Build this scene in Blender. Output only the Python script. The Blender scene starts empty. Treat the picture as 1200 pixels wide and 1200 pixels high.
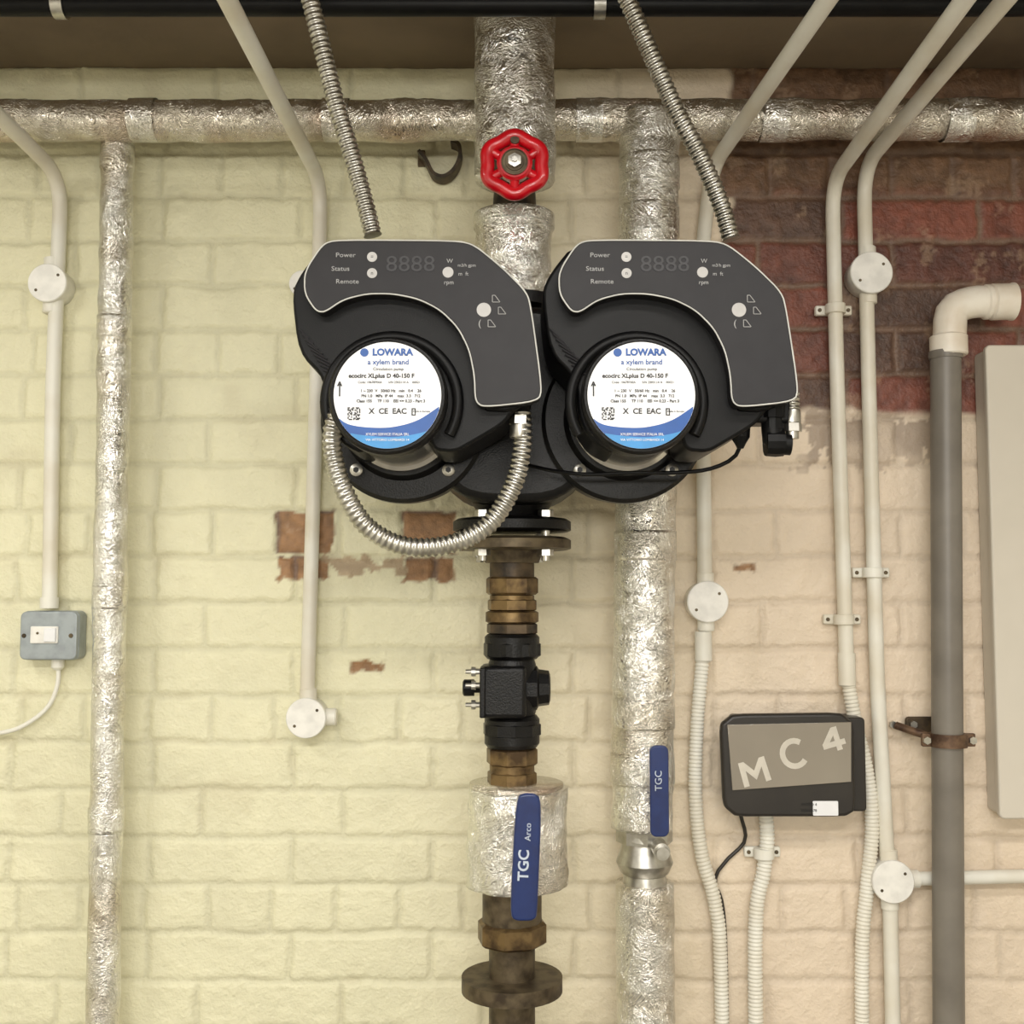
import bpy, bmesh, math, random
import numpy as np
from mathutils import Vector, Matrix, noise, Quaternion
random.seed(4)
rng = np.random.default_rng(7)
S = bpy.context.scene
S.view_settings.view_transform = 'Standard'

# ------------------------------------------------------------------ survey
CY, CZ, PITCH, F = -1.78, 1.5, math.radians(4.0), 1300.0
def W(px, py, y):
    a = (px-600)/F; b = (600-py)/F
    t = (y-CY)/(math.cos(PITCH)-b*math.sin(PITCH))
    return Vector((a*t, y, CZ + t*(math.sin(PITCH)+b*math.cos(PITCH))))
def R(rpx, y): return rpx*(y-CY)/F

cam = bpy.data.cameras.new('camera'); co = bpy.data.objects.new('camera', cam)
S.collection.objects.link(co); co.location = (0, CY, CZ)
co.rotation_euler = (math.radians(90)+PITCH, 0, 0)
cam.sensor_width = 36; cam.lens = 36*F/1200; cam.clip_start = 0.02
S.camera = co

# ------------------------------------------------------------------ materials
def srgb(r, g, b):
    f = lambda c: (c/255/12.92) if c/255 <= 0.04045 else ((c/255+0.055)/1.055)**2.4
    return (f(r), f(g), f(b), 1)
def mat(name, col, rough=0.5, metal=0.0, col2=None, nscale=40, bump=0.0, bscale=200, coat=0.0, detail=4, mixlo=0.4, mixhi=0.65, spec=.5):
    m = bpy.data.materials.new(name); m.use_nodes = True
    nt = m.node_tree; p = nt.nodes['Principled BSDF']
    p.inputs['Base Color'].default_value = col
    p.inputs['Roughness'].default_value = rough; p.inputs['Metallic'].default_value = metal
    p.inputs['Coat Weight'].default_value = coat
    p.inputs['Specular IOR Level'].default_value = spec
    tc = nt.nodes.new('ShaderNodeTexCoord')
    n = nt.nodes.new('ShaderNodeTexNoise'); n.inputs['Scale'].default_value = nscale; n.inputs['Detail'].default_value = detail
    nt.links.new(tc.outputs['Object'], n.inputs['Vector'])
    cr = nt.nodes.new('ShaderNodeValToRGB')
    c2 = col2 or tuple(min(1, c*0.85) for c in col[:3])+(1,)
    cr.color_ramp.elements[0].position = mixlo; cr.color_ramp.elements[1].position = mixhi
    cr.color_ramp.elements[0].color = col; cr.color_ramp.elements[1].color = c2
    nt.links.new(n.outputs['Fac'], cr.inputs['Fac']); nt.links.new(cr.outputs['Color'], p.inputs['Base Color'])
    if bump:
        n2 = nt.nodes.new('ShaderNodeTexNoise'); n2.inputs['Scale'].default_value = bscale; n2.inputs['Detail'].default_value = 3
        nt.links.new(tc.outputs['Object'], n2.inputs['Vector'])
        bp = nt.nodes.new('ShaderNodeBump'); bp.inputs['Strength'].default_value = bump; bp.inputs['Distance'].default_value = 0.002
        nt.links.new(n2.outputs['Fac'], bp.inputs['Height']); nt.links.new(bp.outputs['Normal'], p.inputs['Normal'])
    return m
M = {}
M['white_plastic'] = mat('white_plastic', srgb(232,230,220), .42, col2=srgb(218,211,194), nscale=9)
M['white_elbow'] = mat('white_elbow', srgb(238,232,220), .4, col2=srgb(222,210,192), nscale=14)
M['cover_cap'] = mat('cover_cap', srgb(240,238,232), .35)
M['black'] = mat('black_plastic', srgb(9,9,10), .42, bump=.12, bscale=900, col2=srgb(13,13,14), spec=.2)
M['casing'] = mat('cast_black', srgb(9,9,10), .36, bump=.3, bscale=420, col2=srgb(16,15,15), spec=.28)
M['panel'] = mat('panel_grey', srgb(40,39,42), .5, bump=.05, bscale=1200, col2=srgb(43,42,45), spec=.28)
M['panel_dim'] = mat('panel_segment', srgb(48,47,51), .5)
M['line'] = mat('panel_line', srgb(205,205,200), .5)
M['print'] = mat('panel_print', srgb(170,170,170), .5)
M['led'] = mat('panel_button', srgb(190,188,186), .35)
M['label'] = mat('label_white', srgb(236,237,240), .35, col2=srgb(232,233,236))
M['ink'] = mat('label_ink', srgb(25,25,28), .5)
M['blue_ink'] = mat('label_blue', srgb(8,80,160), .4)
M['cyan_ink'] = mat('label_cyan', srgb(50,140,205), .4)
M['chrome'] = mat('motor_can', srgb(220,217,210), .2, 1.0)
M['steel'] = mat('galv_steel', srgb(198,196,190), .34, 1.0, col2=srgb(172,169,160), nscale=60)
M['dark_steel'] = mat('dark_steel', srgb(104,92,72), .5, .6, col2=srgb(66,56,44), nscale=50)
M['brass'] = mat('aged_brass', srgb(126,104,70), .42, .7, col2=srgb(74,58,40), nscale=45, bump=.12, bscale=300)
M['bronze'] = mat('valve_bronze', srgb(92,77,58), .5, .5, col2=srgb(46,40,34), nscale=40, bump=.2)
M['red'] = mat('red_paint', srgb(200,8,28), .28, coat=.5, col2=srgb(180,6,24))
M['blue'] = mat('blue_vinyl', srgb(14,40,96), .35, coat=.3, col2=srgb(12,34,86))
M['print_blue'] = mat('lever_print', srgb(190,200,215), .5)
M['grey_pipe'] = mat('grey_pipe', srgb(124,118,109), .4, col2=srgb(110,104,96), nscale=12)
M['rust'] = mat('rust_clamp', srgb(116,92,72), .55, .5, col2=srgb(76,56,44), nscale=60)
M['cab'] = mat('cabinet_paint', srgb(210,203,190), .5, col2=srgb(203,196,182), nscale=4)
M['frame'] = mat('panel_frame', srgb(38,34,31), .4, col2=srgb(44,40,36), nscale=20)
M['screen'] = mat('panel_window', srgb(140,132,120), .1, col2=srgb(148,140,127), nscale=6, coat=.8)
M['letter'] = mat('panel_letter', srgb(208,202,190), .3)
M['switchbox'] = mat('switch_metal', srgb(164,172,176), .42, .3, col2=srgb(148,155,160), nscale=50)
M['ceil'] = mat('ceiling_paint', srgb(132,116,94), .85, col2=srgb(104,90,72), nscale=3, bump=.3, bscale=60)
M['floor'] = mat('floor_concrete', srgb(150,147,140), .8, col2=srgb(125,121,115), nscale=4, bump=.3, bscale=40)
M['plain'] = mat('painted_wall', srgb(228,225,212), .8, col2=srgb(220,215,202), nscale=3, bump=.2, bscale=60)

def foil_mat(name, tint, dirt, br=.9):
    m = bpy.data.materials.new(name); m.use_nodes = True
    nt = m.node_tree; p = nt.nodes['Principled BSDF']; L = nt.links.new
    p.inputs['Metallic'].default_value = .95; p.inputs['Roughness'].default_value = .2
    tc = nt.nodes.new('ShaderNodeTexCoord')
    v = nt.nodes.new('ShaderNodeTexVoronoi'); v.feature = 'DISTANCE_TO_EDGE'; v.inputs['Scale'].default_value = 58
    nz = nt.nodes.new('ShaderNodeTexNoise'); nz.inputs['Scale'].default_value = 28; nz.inputs['Detail'].default_value = 5; nz.inputs['Distortion'].default_value = 1.5
    mp = nt.nodes.new('ShaderNodeMix'); mp.data_type = 'VECTOR'; mp.inputs['Factor'].default_value = .12
    L(tc.outputs['Object'], nz.inputs['Vector'])
    L(tc.outputs['Object'], mp.inputs['A']); L(nz.outputs['Color'], mp.inputs['B']); L(mp.outputs['Result'], v.inputs['Vector'])
    n3 = nt.nodes.new('ShaderNodeTexVoronoi'); n3.inputs['Scale'].default_value = 120
    L(mp.outputs['Result'], n3.inputs['Vector'])
    b1 = nt.nodes.new('ShaderNodeBump'); b1.inputs['Strength'].default_value = .65; b1.inputs['Distance'].default_value = .0035
    b2 = nt.nodes.new('ShaderNodeBump'); b2.inputs['Strength'].default_value = .6; b2.inputs['Distance'].default_value = .0045
    b3 = nt.nodes.new('ShaderNodeBump'); b3.inputs['Strength'].default_value = .55; b3.inputs['Distance'].default_value = .002
    L(v.outputs['Distance'], b1.inputs['Height']); L(nz.outputs['Fac'], b2.inputs['Height']); L(n3.outputs['Distance'], b3.inputs['Height'])
    L(b1.outputs['Normal'], b2.inputs['Normal']); L(b2.outputs['Normal'], b3.inputs['Normal']); L(b3.outputs['Normal'], p.inputs['Normal'])
    n4 = nt.nodes.new('ShaderNodeTexNoise'); n4.inputs['Scale'].default_value = 9; n4.inputs['Detail'].default_value = 6
    L(tc.outputs['Object'], n4.inputs['Vector'])
    cr = nt.nodes.new('ShaderNodeValToRGB'); cr.color_ramp.elements[0].color = tint; cr.color_ramp.elements[1].color = dirt
    cr.color_ramp.elements[0].position = .5; cr.color_ramp.elements[1].position = .78
    L(n4.outputs['Fac'], cr.inputs['Fac']); L(cr.outputs['Color'], p.inputs['Base Color'])
    return m
M['foil'] = foil_mat('foil', srgb(244,243,238), srgb(208,197,178))
M['foil_old'] = foil_mat('foil_old', srgb(224,218,206), srgb(160,126,98))

# ------------------------------------------------------------------ mesh helpers
def empty(name, loc=(0,0,0)):
    e = bpy.data.objects.new(name, None); e.location = loc; e.empty_display_size = .05
    S.collection.objects.link(e); bpy.context.view_layer.update(); return e
def link(name, me, m, parent=None, smooth=True, ang=35):
    o = bpy.data.objects.new(name, me); S.collection.objects.link(o)
    if m is not None: me.materials.append(m)
    if smooth:
        for p in me.polygons: p.use_smooth = True
        try: me.set_sharp_from_angle(angle=math.radians(ang))
        except Exception: pass
    if parent is not None:
        o.parent = parent; o.matrix_parent_inverse = Matrix.Translation(-Vector(parent.location))
    return o
def resample(pts, step):
    out = [pts[0].copy()]
    L = [0]
    for i in range(1, len(pts)): L.append(L[-1]+(pts[i]-pts[i-1]).length)
    n = max(1, int(round(L[-1]/step))); j = 0
    for k in range(1, n+1):
        s = L[-1]*k/n
        while j < len(L)-2 and L[j+1] < s: j += 1
        t = (s-L[j])/max(1e-9, L[j+1]-L[j]); out.append(pts[j].lerp(pts[j+1], min(1, t)))
    return out
def catmull(pts, n=14):
    P = [pts[0]*2-pts[1]]+list(pts)+[pts[-1]*2-pts[-2]]; out = []
    for i in range(1, len(P)-2):
        for k in range(n):
            t = k/n; a, b, c, d = P[i-1], P[i], P[i+1], P[i+2]
            out.append(0.5*((2*b)+(c-a)*t+(2*a-5*b+4*c-d)*t*t+(-a+3*b-3*c+d)*t**3))
    out.append(P[-2].copy()); return out
def fillet(pts, rad):
    if len(pts) < 3: return pts
    out = [pts[0]]
    for i in range(1, len(pts)-1):
        a, b, c = pts[i-1], pts[i], pts[i+1]
        r = min(rad, (a-b).length*.45, (c-b).length*.45)
        p, q = b+(a-b).normalized()*r, b+(c-b).normalized()*r
        for k in range(9):
            t = k/8; out.append(p*(1-t)**2+b*2*t*(1-t)+q*t*t)
    out.append(pts[-1]); return out
def tube(name, pts, r, m, parent=None, segs=20, mode='fillet', rad=.06, step=.012, corr=None, foil=0, caps=True, closed=False, seams=None):
    pts = [Vector(p) for p in pts]
    if mode == 'fillet': pts = fillet(pts, rad)
    elif mode == 'cat': pts = catmull(pts)
    if corr: step = corr/6
    pts = resample(pts, step)
    n = len(pts); verts = []; faces = []
    T = (pts[1]-pts[0]).normalized()
    ref = Vector((0,1,0)) if abs(T.y) < .9 else Vector((1,0,0))
    N = (ref - T*ref.dot(T)).normalized(); s = 0
    for i, p in enumerate(pts):
        if closed: Tn = (pts[(i+1) % (n-1)]-pts[(i-1) % (n-1)]).normalized()
        else: Tn = (pts[min(i+1, n-1)]-pts[max(i-1, 0)]).normalized()
        N = (N - Tn*N.dot(Tn)).normalized(); B = Tn.cross(N)
        if i: s += (p-pts[i-1]).length
        rr = r(s) if callable(r) else r
        if corr: rr *= 1+.085*math.cos(2*math.pi*i/6)
        for k in range(segs):
            a = 2*math.pi*k/segs; d = N*math.cos(a)+B*math.sin(a); q = rr
            if foil:
                w = p+d*rr
                q += foil*(noise.noise(w*28)*1.3+abs(noise.noise(w*70))*.9+noise.noise(w*9)*1.2)
                if seams:
                    ph = (s % seams)/seams
                    if ph < .16: q += .0012
            verts.append(p+d*q)
    for i in range(n-1):
        for k in range(segs):
            k2 = (k+1) % segs; faces.append((i*segs+k, i*segs+k2, (i+1)*segs+k2, (i+1)*segs+k))
    if caps:
        faces.append(tuple(range(segs-1, -1, -1))); faces.append(tuple((n-1)*segs+k for k in range(segs)))
    me = bpy.data.meshes.new(name); me.from_pydata([tuple(v) for v in verts], [], faces)
    return link(name, me, m, parent, ang=180 if foil else 50)
def lathe(name, org, axis, prof, m, parent=None, segs=40, rot=0, ang=35):
    org = Vector(org); ax = Vector(axis).normalized()
    ref = Vector((0,0,1)) if abs(ax.z) < .9 else Vector((1,0,0))
    N = (ref-ax*ref.dot(ax)).normalized(); B = ax.cross(N); verts = []; faces = []
    for d, r in prof:
        for k in range(segs):
            a = 2*math.pi*k/segs+rot
            verts.append(org+ax*d+(N*math.cos(a)+B*math.sin(a))*max(r, 1e-5))
    n = len(prof)
    for i in range(n-1):
        for k in range(segs):
            k2 = (k+1) % segs; faces.append((i*segs+k, i*segs+k2, (i+1)*segs+k2, (i+1)*segs+k))
    faces.append(tuple(range(segs-1, -1, -1))); faces.append(tuple((n-1)*segs+k for k in range(segs)))
    me = bpy.data.meshes.new(name); me.from_pydata([tuple(v) for v in verts], [], faces)
    bm = bmesh.new(); bm.from_mesh(me); bmesh.ops.recalc_face_normals(bm, faces=bm.faces); bm.to_mesh(me); bm.free()
    return link(name, me, m, parent, ang=ang)
def prism(name, poly, y0, y1, m, parent=None, bev=.002, ang=35):
    """poly: list of (x,z); y0 front (nearer the viewer), y1 back"""
    bm = bmesh.new(); vs = [bm.verts.new((x, y0, z)) for x, z in poly]; f = bm.faces.new(vs)
    ex = bmesh.ops.extrude_face_region(bm, geom=[f])
    for v in [g for g in ex['geom'] if isinstance(g, bmesh.types.BMVert)]: v.co.y = y1
    bmesh.ops.recalc_face_normals(bm, faces=bm.faces)
    me = bpy.data.meshes.new(name); bm.to_mesh(me); bm.free()
    o = link(name, me, m, parent, ang=ang)
    if bev:
        b = o.modifiers.new('bevel', 'BEVEL'); b.width = bev; b.segments = 3; b.limit_method = 'ANGLE'; b.angle_limit = math.radians(40)
    return o
def box(name, c, s, m, parent=None, bev=.003):
    x, y, z = c; a, b, d = s[0]/2, s[1]/2, s[2]/2
    return prism(name, [(x-a, z-d), (x+a, z-d), (x+a, z+d), (x-a, z+d)], y-b, y+b, m, parent, bev)
def chaikin(P, it=2, r=.2):
    for _ in range(it):
        Q = []
        for i in range(len(P)):
            a, b = P[i], P[(i+1) % len(P)]
            Q.append((a[0]+(b[0]-a[0])*r, a[1]+(b[1]-a[1])*r)); Q.append((b[0]-(b[0]-a[0])*r, b[1]-(b[1]-a[1])*r))
        P = Q
    return P
def rrect(x0, x1, z0, z1, r, n=6):
    P = []
    for cx, cz, a0 in ((x1-r, z1-r, 0), (x0+r, z1-r, 90), (x0+r, z0+r, 180), (x1-r, z0+r, 270)):
        for k in range(n+1):
            a = math.radians(a0+90*k/n); P.append((cx+r*math.cos(a), cz+r*math.sin(a)))
    return P
def poly_px(P, y): return [(W(a, b, y).x, W(a, b, y).z) for a, b in P]
def disc(name, px, py, rpx, y, m, parent=None, th=.0012):
    c = W(px, py, y); return lathe(name, c, (0,-1,0), [(-th, R(rpx, y)), (0, R(rpx, y))], m, parent, segs=32)
def text(name, body, px, py, y, hpx, m, parent, rot=0, align='CENTER', bold=0, sx=1, ext=.0002):
    cu = bpy.data.curves.new(name, 'FONT'); cu.body = body; cu.size = R(hpx, y)/.7; cu.align_x = align; cu.align_y = 'CENTER'
    cu.extrude = ext; cu.offset = bold; cu.resolution_u = 3
    t = bpy.data.objects.new(name, cu); S.collection.objects.link(t); bpy.context.view_layer.update()
    me = bpy.data.meshes.new_from_object(t.evaluated_get(bpy.context.evaluated_depsgraph_get()))
    bpy.data.objects.remove(t)
    mx = Matrix.Translation(W(px, py, y)) @ Matrix.Rotation(-math.radians(rot), 4, 'Y') @ Matrix.Rotation(math.radians(90), 4, 'X') @ Matrix.Diagonal((sx, 1, 1, 1))
    me.transform(mx); me.materials.clear()
    return link(name, me, m, parent, smooth=False)

# ------------------------------------------------------------------ room
CEIL = 2.36; XW = 1.7; YF = -3.6
def vnoise(X, Z, cell, seed):
    r = np.random.default_rng(seed); gx = X/cell; gz = Z/cell
    x0 = np.floor(gx).astype(int); z0 = np.floor(gz).astype(int); fx = gx-x0; fz = gz-z0
    fx = fx*fx*(3-2*fx); fz = fz*fz*(3-2*fz); ox, oz = x0.min(), z0.min()
    G = r.random((x0.max()-ox+2, z0.max()-oz+2)); x0 = x0-ox; z0 = z0-oz
    return (G[x0, z0]*(1-fx)*(1-fz)+G[x0+1, z0]*fx*(1-fz)+G[x0, z0+1]*(1-fx)*fz+G[x0+1, z0+1]*fx*fz)*2-1
def sst(a, b, x):
    t = np.clip((x-a)/(b-a), 0, 1); return t*t*(3-2*t)
def build_brick_wall():
    st = .004; xs = np.arange(-XW, XW+st/2, st); zs = np.linspace(0, CEIL, int(CEIL/st)+1)
    X, Z = np.meshgrid(xs, zs, indexing='ij')
    Xw = X+vnoise(X, Z, .05, 1)*.0022+vnoise(X, Z, .02, 21)*.0012; Zw = Z+vnoise(X, Z, .06, 2)*.0026+vnoise(X, Z, .02, 22)*.0012
    CH = .0735; zref = W(600, 652, 0).z
    row = np.floor((Zw-zref)/CH).astype(int); vz = (Zw-zref)/CH-row
    hdr = (row % 4 == 0)
    xref = W(325, 625, 0).x
    BL = np.where(hdr, .1, .222)
    off = np.where(hdr, 0, np.where(row % 2 == 0, .11, .03))
    u = (Xw-xref-off)/BL; col = np.floor(u).astype(int); vx = u-col
    dx = np.minimum(vx, 1-vx)*BL; dz = np.minimum(vz, 1-vz)*CH
    d = np.minimum(dx, dz)
    hsh = np.sin(row*127.1+col*311.7)*43758.5453; hsh = hsh-np.floor(hsh)
    hs2 = np.sin(row*269.5+col*183.3)*24634.63; hs2 = hs2-np.floor(hs2)
    brick = sst(.0015, .0075, d+vnoise(X, Z, .012, 3)*.0018)
    # raw (never painted) brickwork, top right, and chipped spots
    xb = W(838, 300, 0).x; zb = W(900, 487, 0).z
    nb = vnoise(X, Z, .09, 5)*.02+vnoise(X, Z, .03, 6)*.012+(hsh-.5)*.03
    raw = sst(-.008, .008, (X-xb)+nb)*sst(-.006, .006, (Z-zb)+nb*.6)
    def patch(x0, y0, x1, y1, amp=.006):
        a = W(x0, y0, 0); b = W(x1, y1, 0)
        dd = np.minimum(np.minimum(X-a.x, b.x-X), np.minimum(a.z-Z, Z-b.z))+vnoise(X, Z, .018, int(x0))*amp+vnoise(X, Z, .007, int(y0))*amp*.5
        return sst(-.002, .002, dd)
    chips = np.maximum.reduce([patch(325, 599, 391, 648, .004), patch(328, 652, 386, 678), patch(472, 600, 535, 650, .004), patch(475, 652, 535, 680), patch(412, 775, 449, 787, .005), patch(858, 660, 884, 670)])
    smear = patch(385, 655, 470, 672, .014)
    soot = patch(945, 485, 1110, 545, .03)*.75
    rawm = np.maximum(raw, chips)
    rawm = np.clip(rawm, 0, 1)
    n1 = vnoise(X, Z, .22, 8); n2 = vnoise(X, Z, .05, 9); n3 = vnoise(X, Z, .012, 10); n4 = vnoise(X, Z, .006, 11)
    h = brick*(.0040+.0006*rawm)+brick*(hsh-.5)*.0026+n2*.0012+n3*.0010+n4*.0005-chips*.0025
    h += vnoise(X, Z, .5, 12)*.002
    C = lambda *c: np.array(srgb(*c)[:3])
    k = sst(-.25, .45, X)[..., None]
    base = C(229,225,193)*(1-k)+C(230,213,191)*k  # wall paint with mixed-colour light put in: yellower left, pinker right
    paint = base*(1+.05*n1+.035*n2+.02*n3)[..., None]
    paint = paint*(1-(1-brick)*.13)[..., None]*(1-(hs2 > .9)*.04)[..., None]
    gr = sst(.35, .9, vnoise(X, Z, .13, 14)*.6+vnoise(X, Z, .035, 15)*.5+(1-brick)*.25)[..., None]*.16   # grime
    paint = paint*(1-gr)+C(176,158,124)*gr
    rb = C(134,78,62)*(1-hsh[..., None])+C(94,58,48)*hsh[..., None]
    rb = np.where((hs2 < .22)[..., None], C(92,68,56), rb)
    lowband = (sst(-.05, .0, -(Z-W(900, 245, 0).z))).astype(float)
    rb = rb*lowband[..., None]+C(116,88,66)*(1-lowband[..., None])  # brownish raw brick up here, with the top pipe's shadow put into its colour
    rb = rb*(1+.22*n2+.25*n3+.15*n4)[..., None]
    chipc = C(154,116,80)*(1+.2*n3+.2*n4)[..., None]
    rb = np.where((chips > .3)[..., None], chipc, rb)
    mortar = C(122,98,82)*(1+.15*n3)[..., None]
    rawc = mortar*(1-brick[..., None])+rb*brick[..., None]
    spl = sst(.55, .75, vnoise(X, Z, .04, 13)+.3*n4)[..., None]*.35     # paint and cement splashes on raw brick
    rawc = rawc*(1-spl)+C(176,150,124)*spl
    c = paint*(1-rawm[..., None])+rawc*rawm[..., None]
    c = c*(1-smear[..., None])+C(176,156,128)*(1+.15*n3)[..., None]*smear[..., None]
    so = (soot*(.5+.5*sst(-.3, .3, n2)))[..., None]; so = so*(1-rawm[..., None])
    c = c*(1-so)+C(150,132,116)*so
    # old pipe line strip of cleaner plaster left of the raw area
    c = np.clip(c, .005, .95)
    nx, nz = X.shape
    co_ = np.stack([X, -h, Z], -1).reshape(-1, 3)
    i = np.arange(nx-1)[:, None]*nz+np.arange(nz-1)[None, :]
    q = np.stack([i, i+nz, i+nz+1, i+1], -1).reshape(-1, 4)
    me = bpy.data.meshes.new('wall_back'); me.vertices.add(len(co_)); me.vertices.foreach_set('co', co_.astype(np.float32).ravel())
    me.loops.add(q.size); me.polygons.add(len(q)); me.loops.foreach_set('vertex_index', q.ravel().astype(np.int32))
    me.polygons.foreach_set('loop_start', (np.arange(len(q))*4).astype(np.int32))
    me.update(calc_edges=True); me.validate()
    at = me.color_attributes.new('Col', 'FLOAT_COLOR', 'POINT')
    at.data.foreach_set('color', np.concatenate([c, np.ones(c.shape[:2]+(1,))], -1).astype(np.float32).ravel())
    m = bpy.data.materials.new('painted_brick'); m.use_nodes = True; nt = m.node_tree; p = nt.nodes['Principled BSDF']
    p.inputs['Roughness'].default_value = .5
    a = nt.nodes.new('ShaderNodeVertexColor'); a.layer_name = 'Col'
    tc = nt.nodes.new('ShaderNodeTexCoord')
    n = nt.nodes.new('ShaderNodeTexNoise'); n.inputs['Scale'].default_value = 180; n.inputs['Detail'].default_value = 6
    nt.links.new(tc.outputs['Object'], n.inputs['Vector'])
    b = nt.nodes.new('ShaderNodeBump'); b.inputs['Strength'].default_value = .75; b.inputs['Distance'].default_value = .0028
    nt.links.new(n.outputs['Fac'], b.inputs['Height']); nt.links.new(b.outputs['Normal'], p.inputs['Normal'])
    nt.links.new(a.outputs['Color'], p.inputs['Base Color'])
    o = link('wall_back', me, m, None, smooth=False)
    me.polygons.foreach_set('use_smooth', np.ones(len(q), dtype=bool))
build_brick_wall()
def slab(name, lo, hi, m):
    c = [(a+b)/2 for a, b in zip(lo, hi)]; s = [b-a for a, b in zip(lo, hi)]
    return box(name, c, s, m, None, 0)
slab('floor', (-XW-.1, YF-.1, -.1), (XW+.1, .1, 0), M['floor'])
slab('ceiling', (-XW-.1, YF-.1, CEIL), (XW+.1, .1, CEIL+.1), M['ceil'])
slab('wall_left', (-XW-.1, YF, 0), (-XW, .05, CEIL), M['plain'])
slab('wall_right', (XW, YF, 0), (XW+.1, .05, CEIL), M['plain'])
slab('wall_front', (-XW-.1, YF-.1, 0), (XW+.1, YF, CEIL), M['plain'])

# ------------------------------------------------------------------ lagged pipes
y1 = -.10
zt = W(600, 141, y1).z
e = empty('lagged_heating_pipe', (0, y1, zt))
tube('horizontal_lagging', [(-XW, y1, W(0,143,y1).z), (XW, y1, W(1200,139,y1).z)], R(24, y1), M['foil_old'], e, segs=48, step=.006, foil=.0016, seams=.3)
for i, px in enumerate((170, 395, 690, 905, 1120)):
    p = W(px, 141, y1); tube('tape_band_%d' % i, [p+Vector((-.02,0,0)), p+Vector((.02,0,0))], R(25.5, y1), M['foil'], e, segs=48, step=.005, foil=.0006, caps=False)
# left vertical
e = empty('lagged_heating_pipe', W(135, 600, -.07))
a = W(138, 160, -.07); b = W(122, 1100, -.07); b = a+(b-a)*((a.z)/(a.z-b.z))
tube('vertical_lagging', [a, b], R(18.5, -.07), M['foil'], e, segs=40, step=.006, foil=.0013, seams=.35)
for i, py in enumerate((185, 385, 700, 960)):
    t = (a.z-W(130, py, -.07).z)/a.z; p = a.lerp(b, t)
    tube('tape_band_%d' % i, [p+Vector((0,0,.018)), p-Vector((0,0,.018))], R(20, -.07), M['foil'], e, segs=40, step=.005, foil=.0006)
# right vertical, with isolating valve
yr = -.105
e = empty('lagged_heating_pipe', W(757, 600, yr))
a = W(762, 135, yr); b = W(752, 970, yr)
tube('vertical_lagging', [a, b], R(35, yr), M['foil'], e, segs=56, step=.006, foil=.0018, seams=.28)
for i, py in enumerate((205, 262, 640, 835, 900)):
    t = (a.z-W(755, py, yr).z)/(a.z-b.z); p = a.lerp(b, t)
    tube('tape_band_%d' % i, [p+Vector((0,0,.022)), p-Vector((0,0,.022))], R(36.5, yr), M['foil'], e, segs=56, step=.005, foil=.0008)
c = W(755, 968, yr); zl = W(755, 1026, yr).z
lathe('valve_body', c, (0,0,-1), [(0,.030),(.004,.038),(.018,.040),(.022,.033),(.034,.036),(.052,.042),(.066,.036),(.07,.031),(.09,.034)], M['steel'], e)
lathe('valve_hex', c-Vector((0,0,.004)), (0,0,-1), [(0,.042),(.018,.042)], M['steel'], e, segs=8, ang=20)
c2 = Vector((c.x, yr, zl-.01))
tube('lower_lagging', [c2, (c2.x, yr, 0)], R(33, yr), M['foil'], e, segs=48, step=.01, foil=.0015)
yl = yr-.075
lathe('valve_stem', W(768, 985, yr), (0,-1,0), [(0,.012),(.072,.012),(.072,.009),(.085,.009)], M['steel'], e, segs=20)
prism('valve_lever', rrect(W(761,900,yl).x, W(783,900,yl).x, W(770,980,yl).z, W(770,873,yl).z, .009), yl-.006, yl, M['blue'], e, .002)
text('lever_print', 'TGC', 772, 915, yl-.0066, 8, M['print_blue'], e, rot=90)

# centre riser above pump
yc = -.2
e = empty('lagged_riser_pipe', W(602, 300, yc))
tube('upper_lagging', [(W(603,100,yc).x, yc, CEIL), W(603, 212, yc)], R(48, yc), M['foil'], e, segs=56, step=.006, foil=.002, seams=.2)
tube('lower_lagging', [W(602, 254, yc), W(602, 352, yc)], lambda s: R(47, yc)-.05*s, M['foil'], e, segs=56, step=.005, foil=.0022, seams=.09)
tube('lagging_end_band', [W(602, 254, yc), W(602, 268, yc)], .059, M['foil'], e, segs=56, step=.005, foil=.0012)
lathe('pipe_to_flange', W(602, 345, yc), (0,0,-1), [(0,.03),(.05,.03)], M['bronze'], e)
# gate valve w/ handwheel
e = empty('gate_valve', W(603, 215, yc))
lathe('valve_body', W(603, 205, yc), (0,0,-1), [(-.01,.028),(.0,.036),(.018,.037),(.022,.030),(.05,.032),(.055,.036),(.075,.036),(.08,.028)], M['bronze'], e)
lathe('bonnet', W(603, 215, yc), (0,-1,0), [(0,.03),(.055,.028),(.057,.032),(.07,.032),(.072,.022),(.10,.016),(.125,.012),(.13,.006),(.16,.006)], M['bronze'], e, segs=24)
yw = -.352
hc = W(603, 193, yw)
bt = W(603, 215, yc)+Vector((0,-.12,0))
tube('stem', [bt, hc], .006, M['steel'], e)
ring = []
for k in range(121):
    t = 2*math.pi*k/120; rr = .0375*(1+.055*math.cos(6*t)); ring.append(hc+Vector((rr*math.sin(t), 0, rr*math.cos(t))))
tube('wheel_rim', ring, .0092, M['red'], e, segs=18, mode='none', step=.002, closed=True, caps=False)
for k in range(6):
    t = 2*math.pi*k/6; tube('wheel_spoke_%d' % k, [hc+Vector((0, .002, 0)), hc+Vector((.038*math.sin(t), 0, .038*math.cos(t)))], .0066, M['red'], e, segs=12)
lathe('wheel_hub', hc+Vector((0,.012,0)), (0,-1,0), [(0,.014),(.004,.022),(.018,.0235),(.021,.020)], M['red'], e)
lathe('wheel_washer', hc+Vector((0,-.009,0)), (0,-1,0), [(0,.0175),(.0025,.0175),(.003,.016),(.0022,.0155),(.0022,.0125),(.003,.012)], M['dark_steel'], e)
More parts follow.
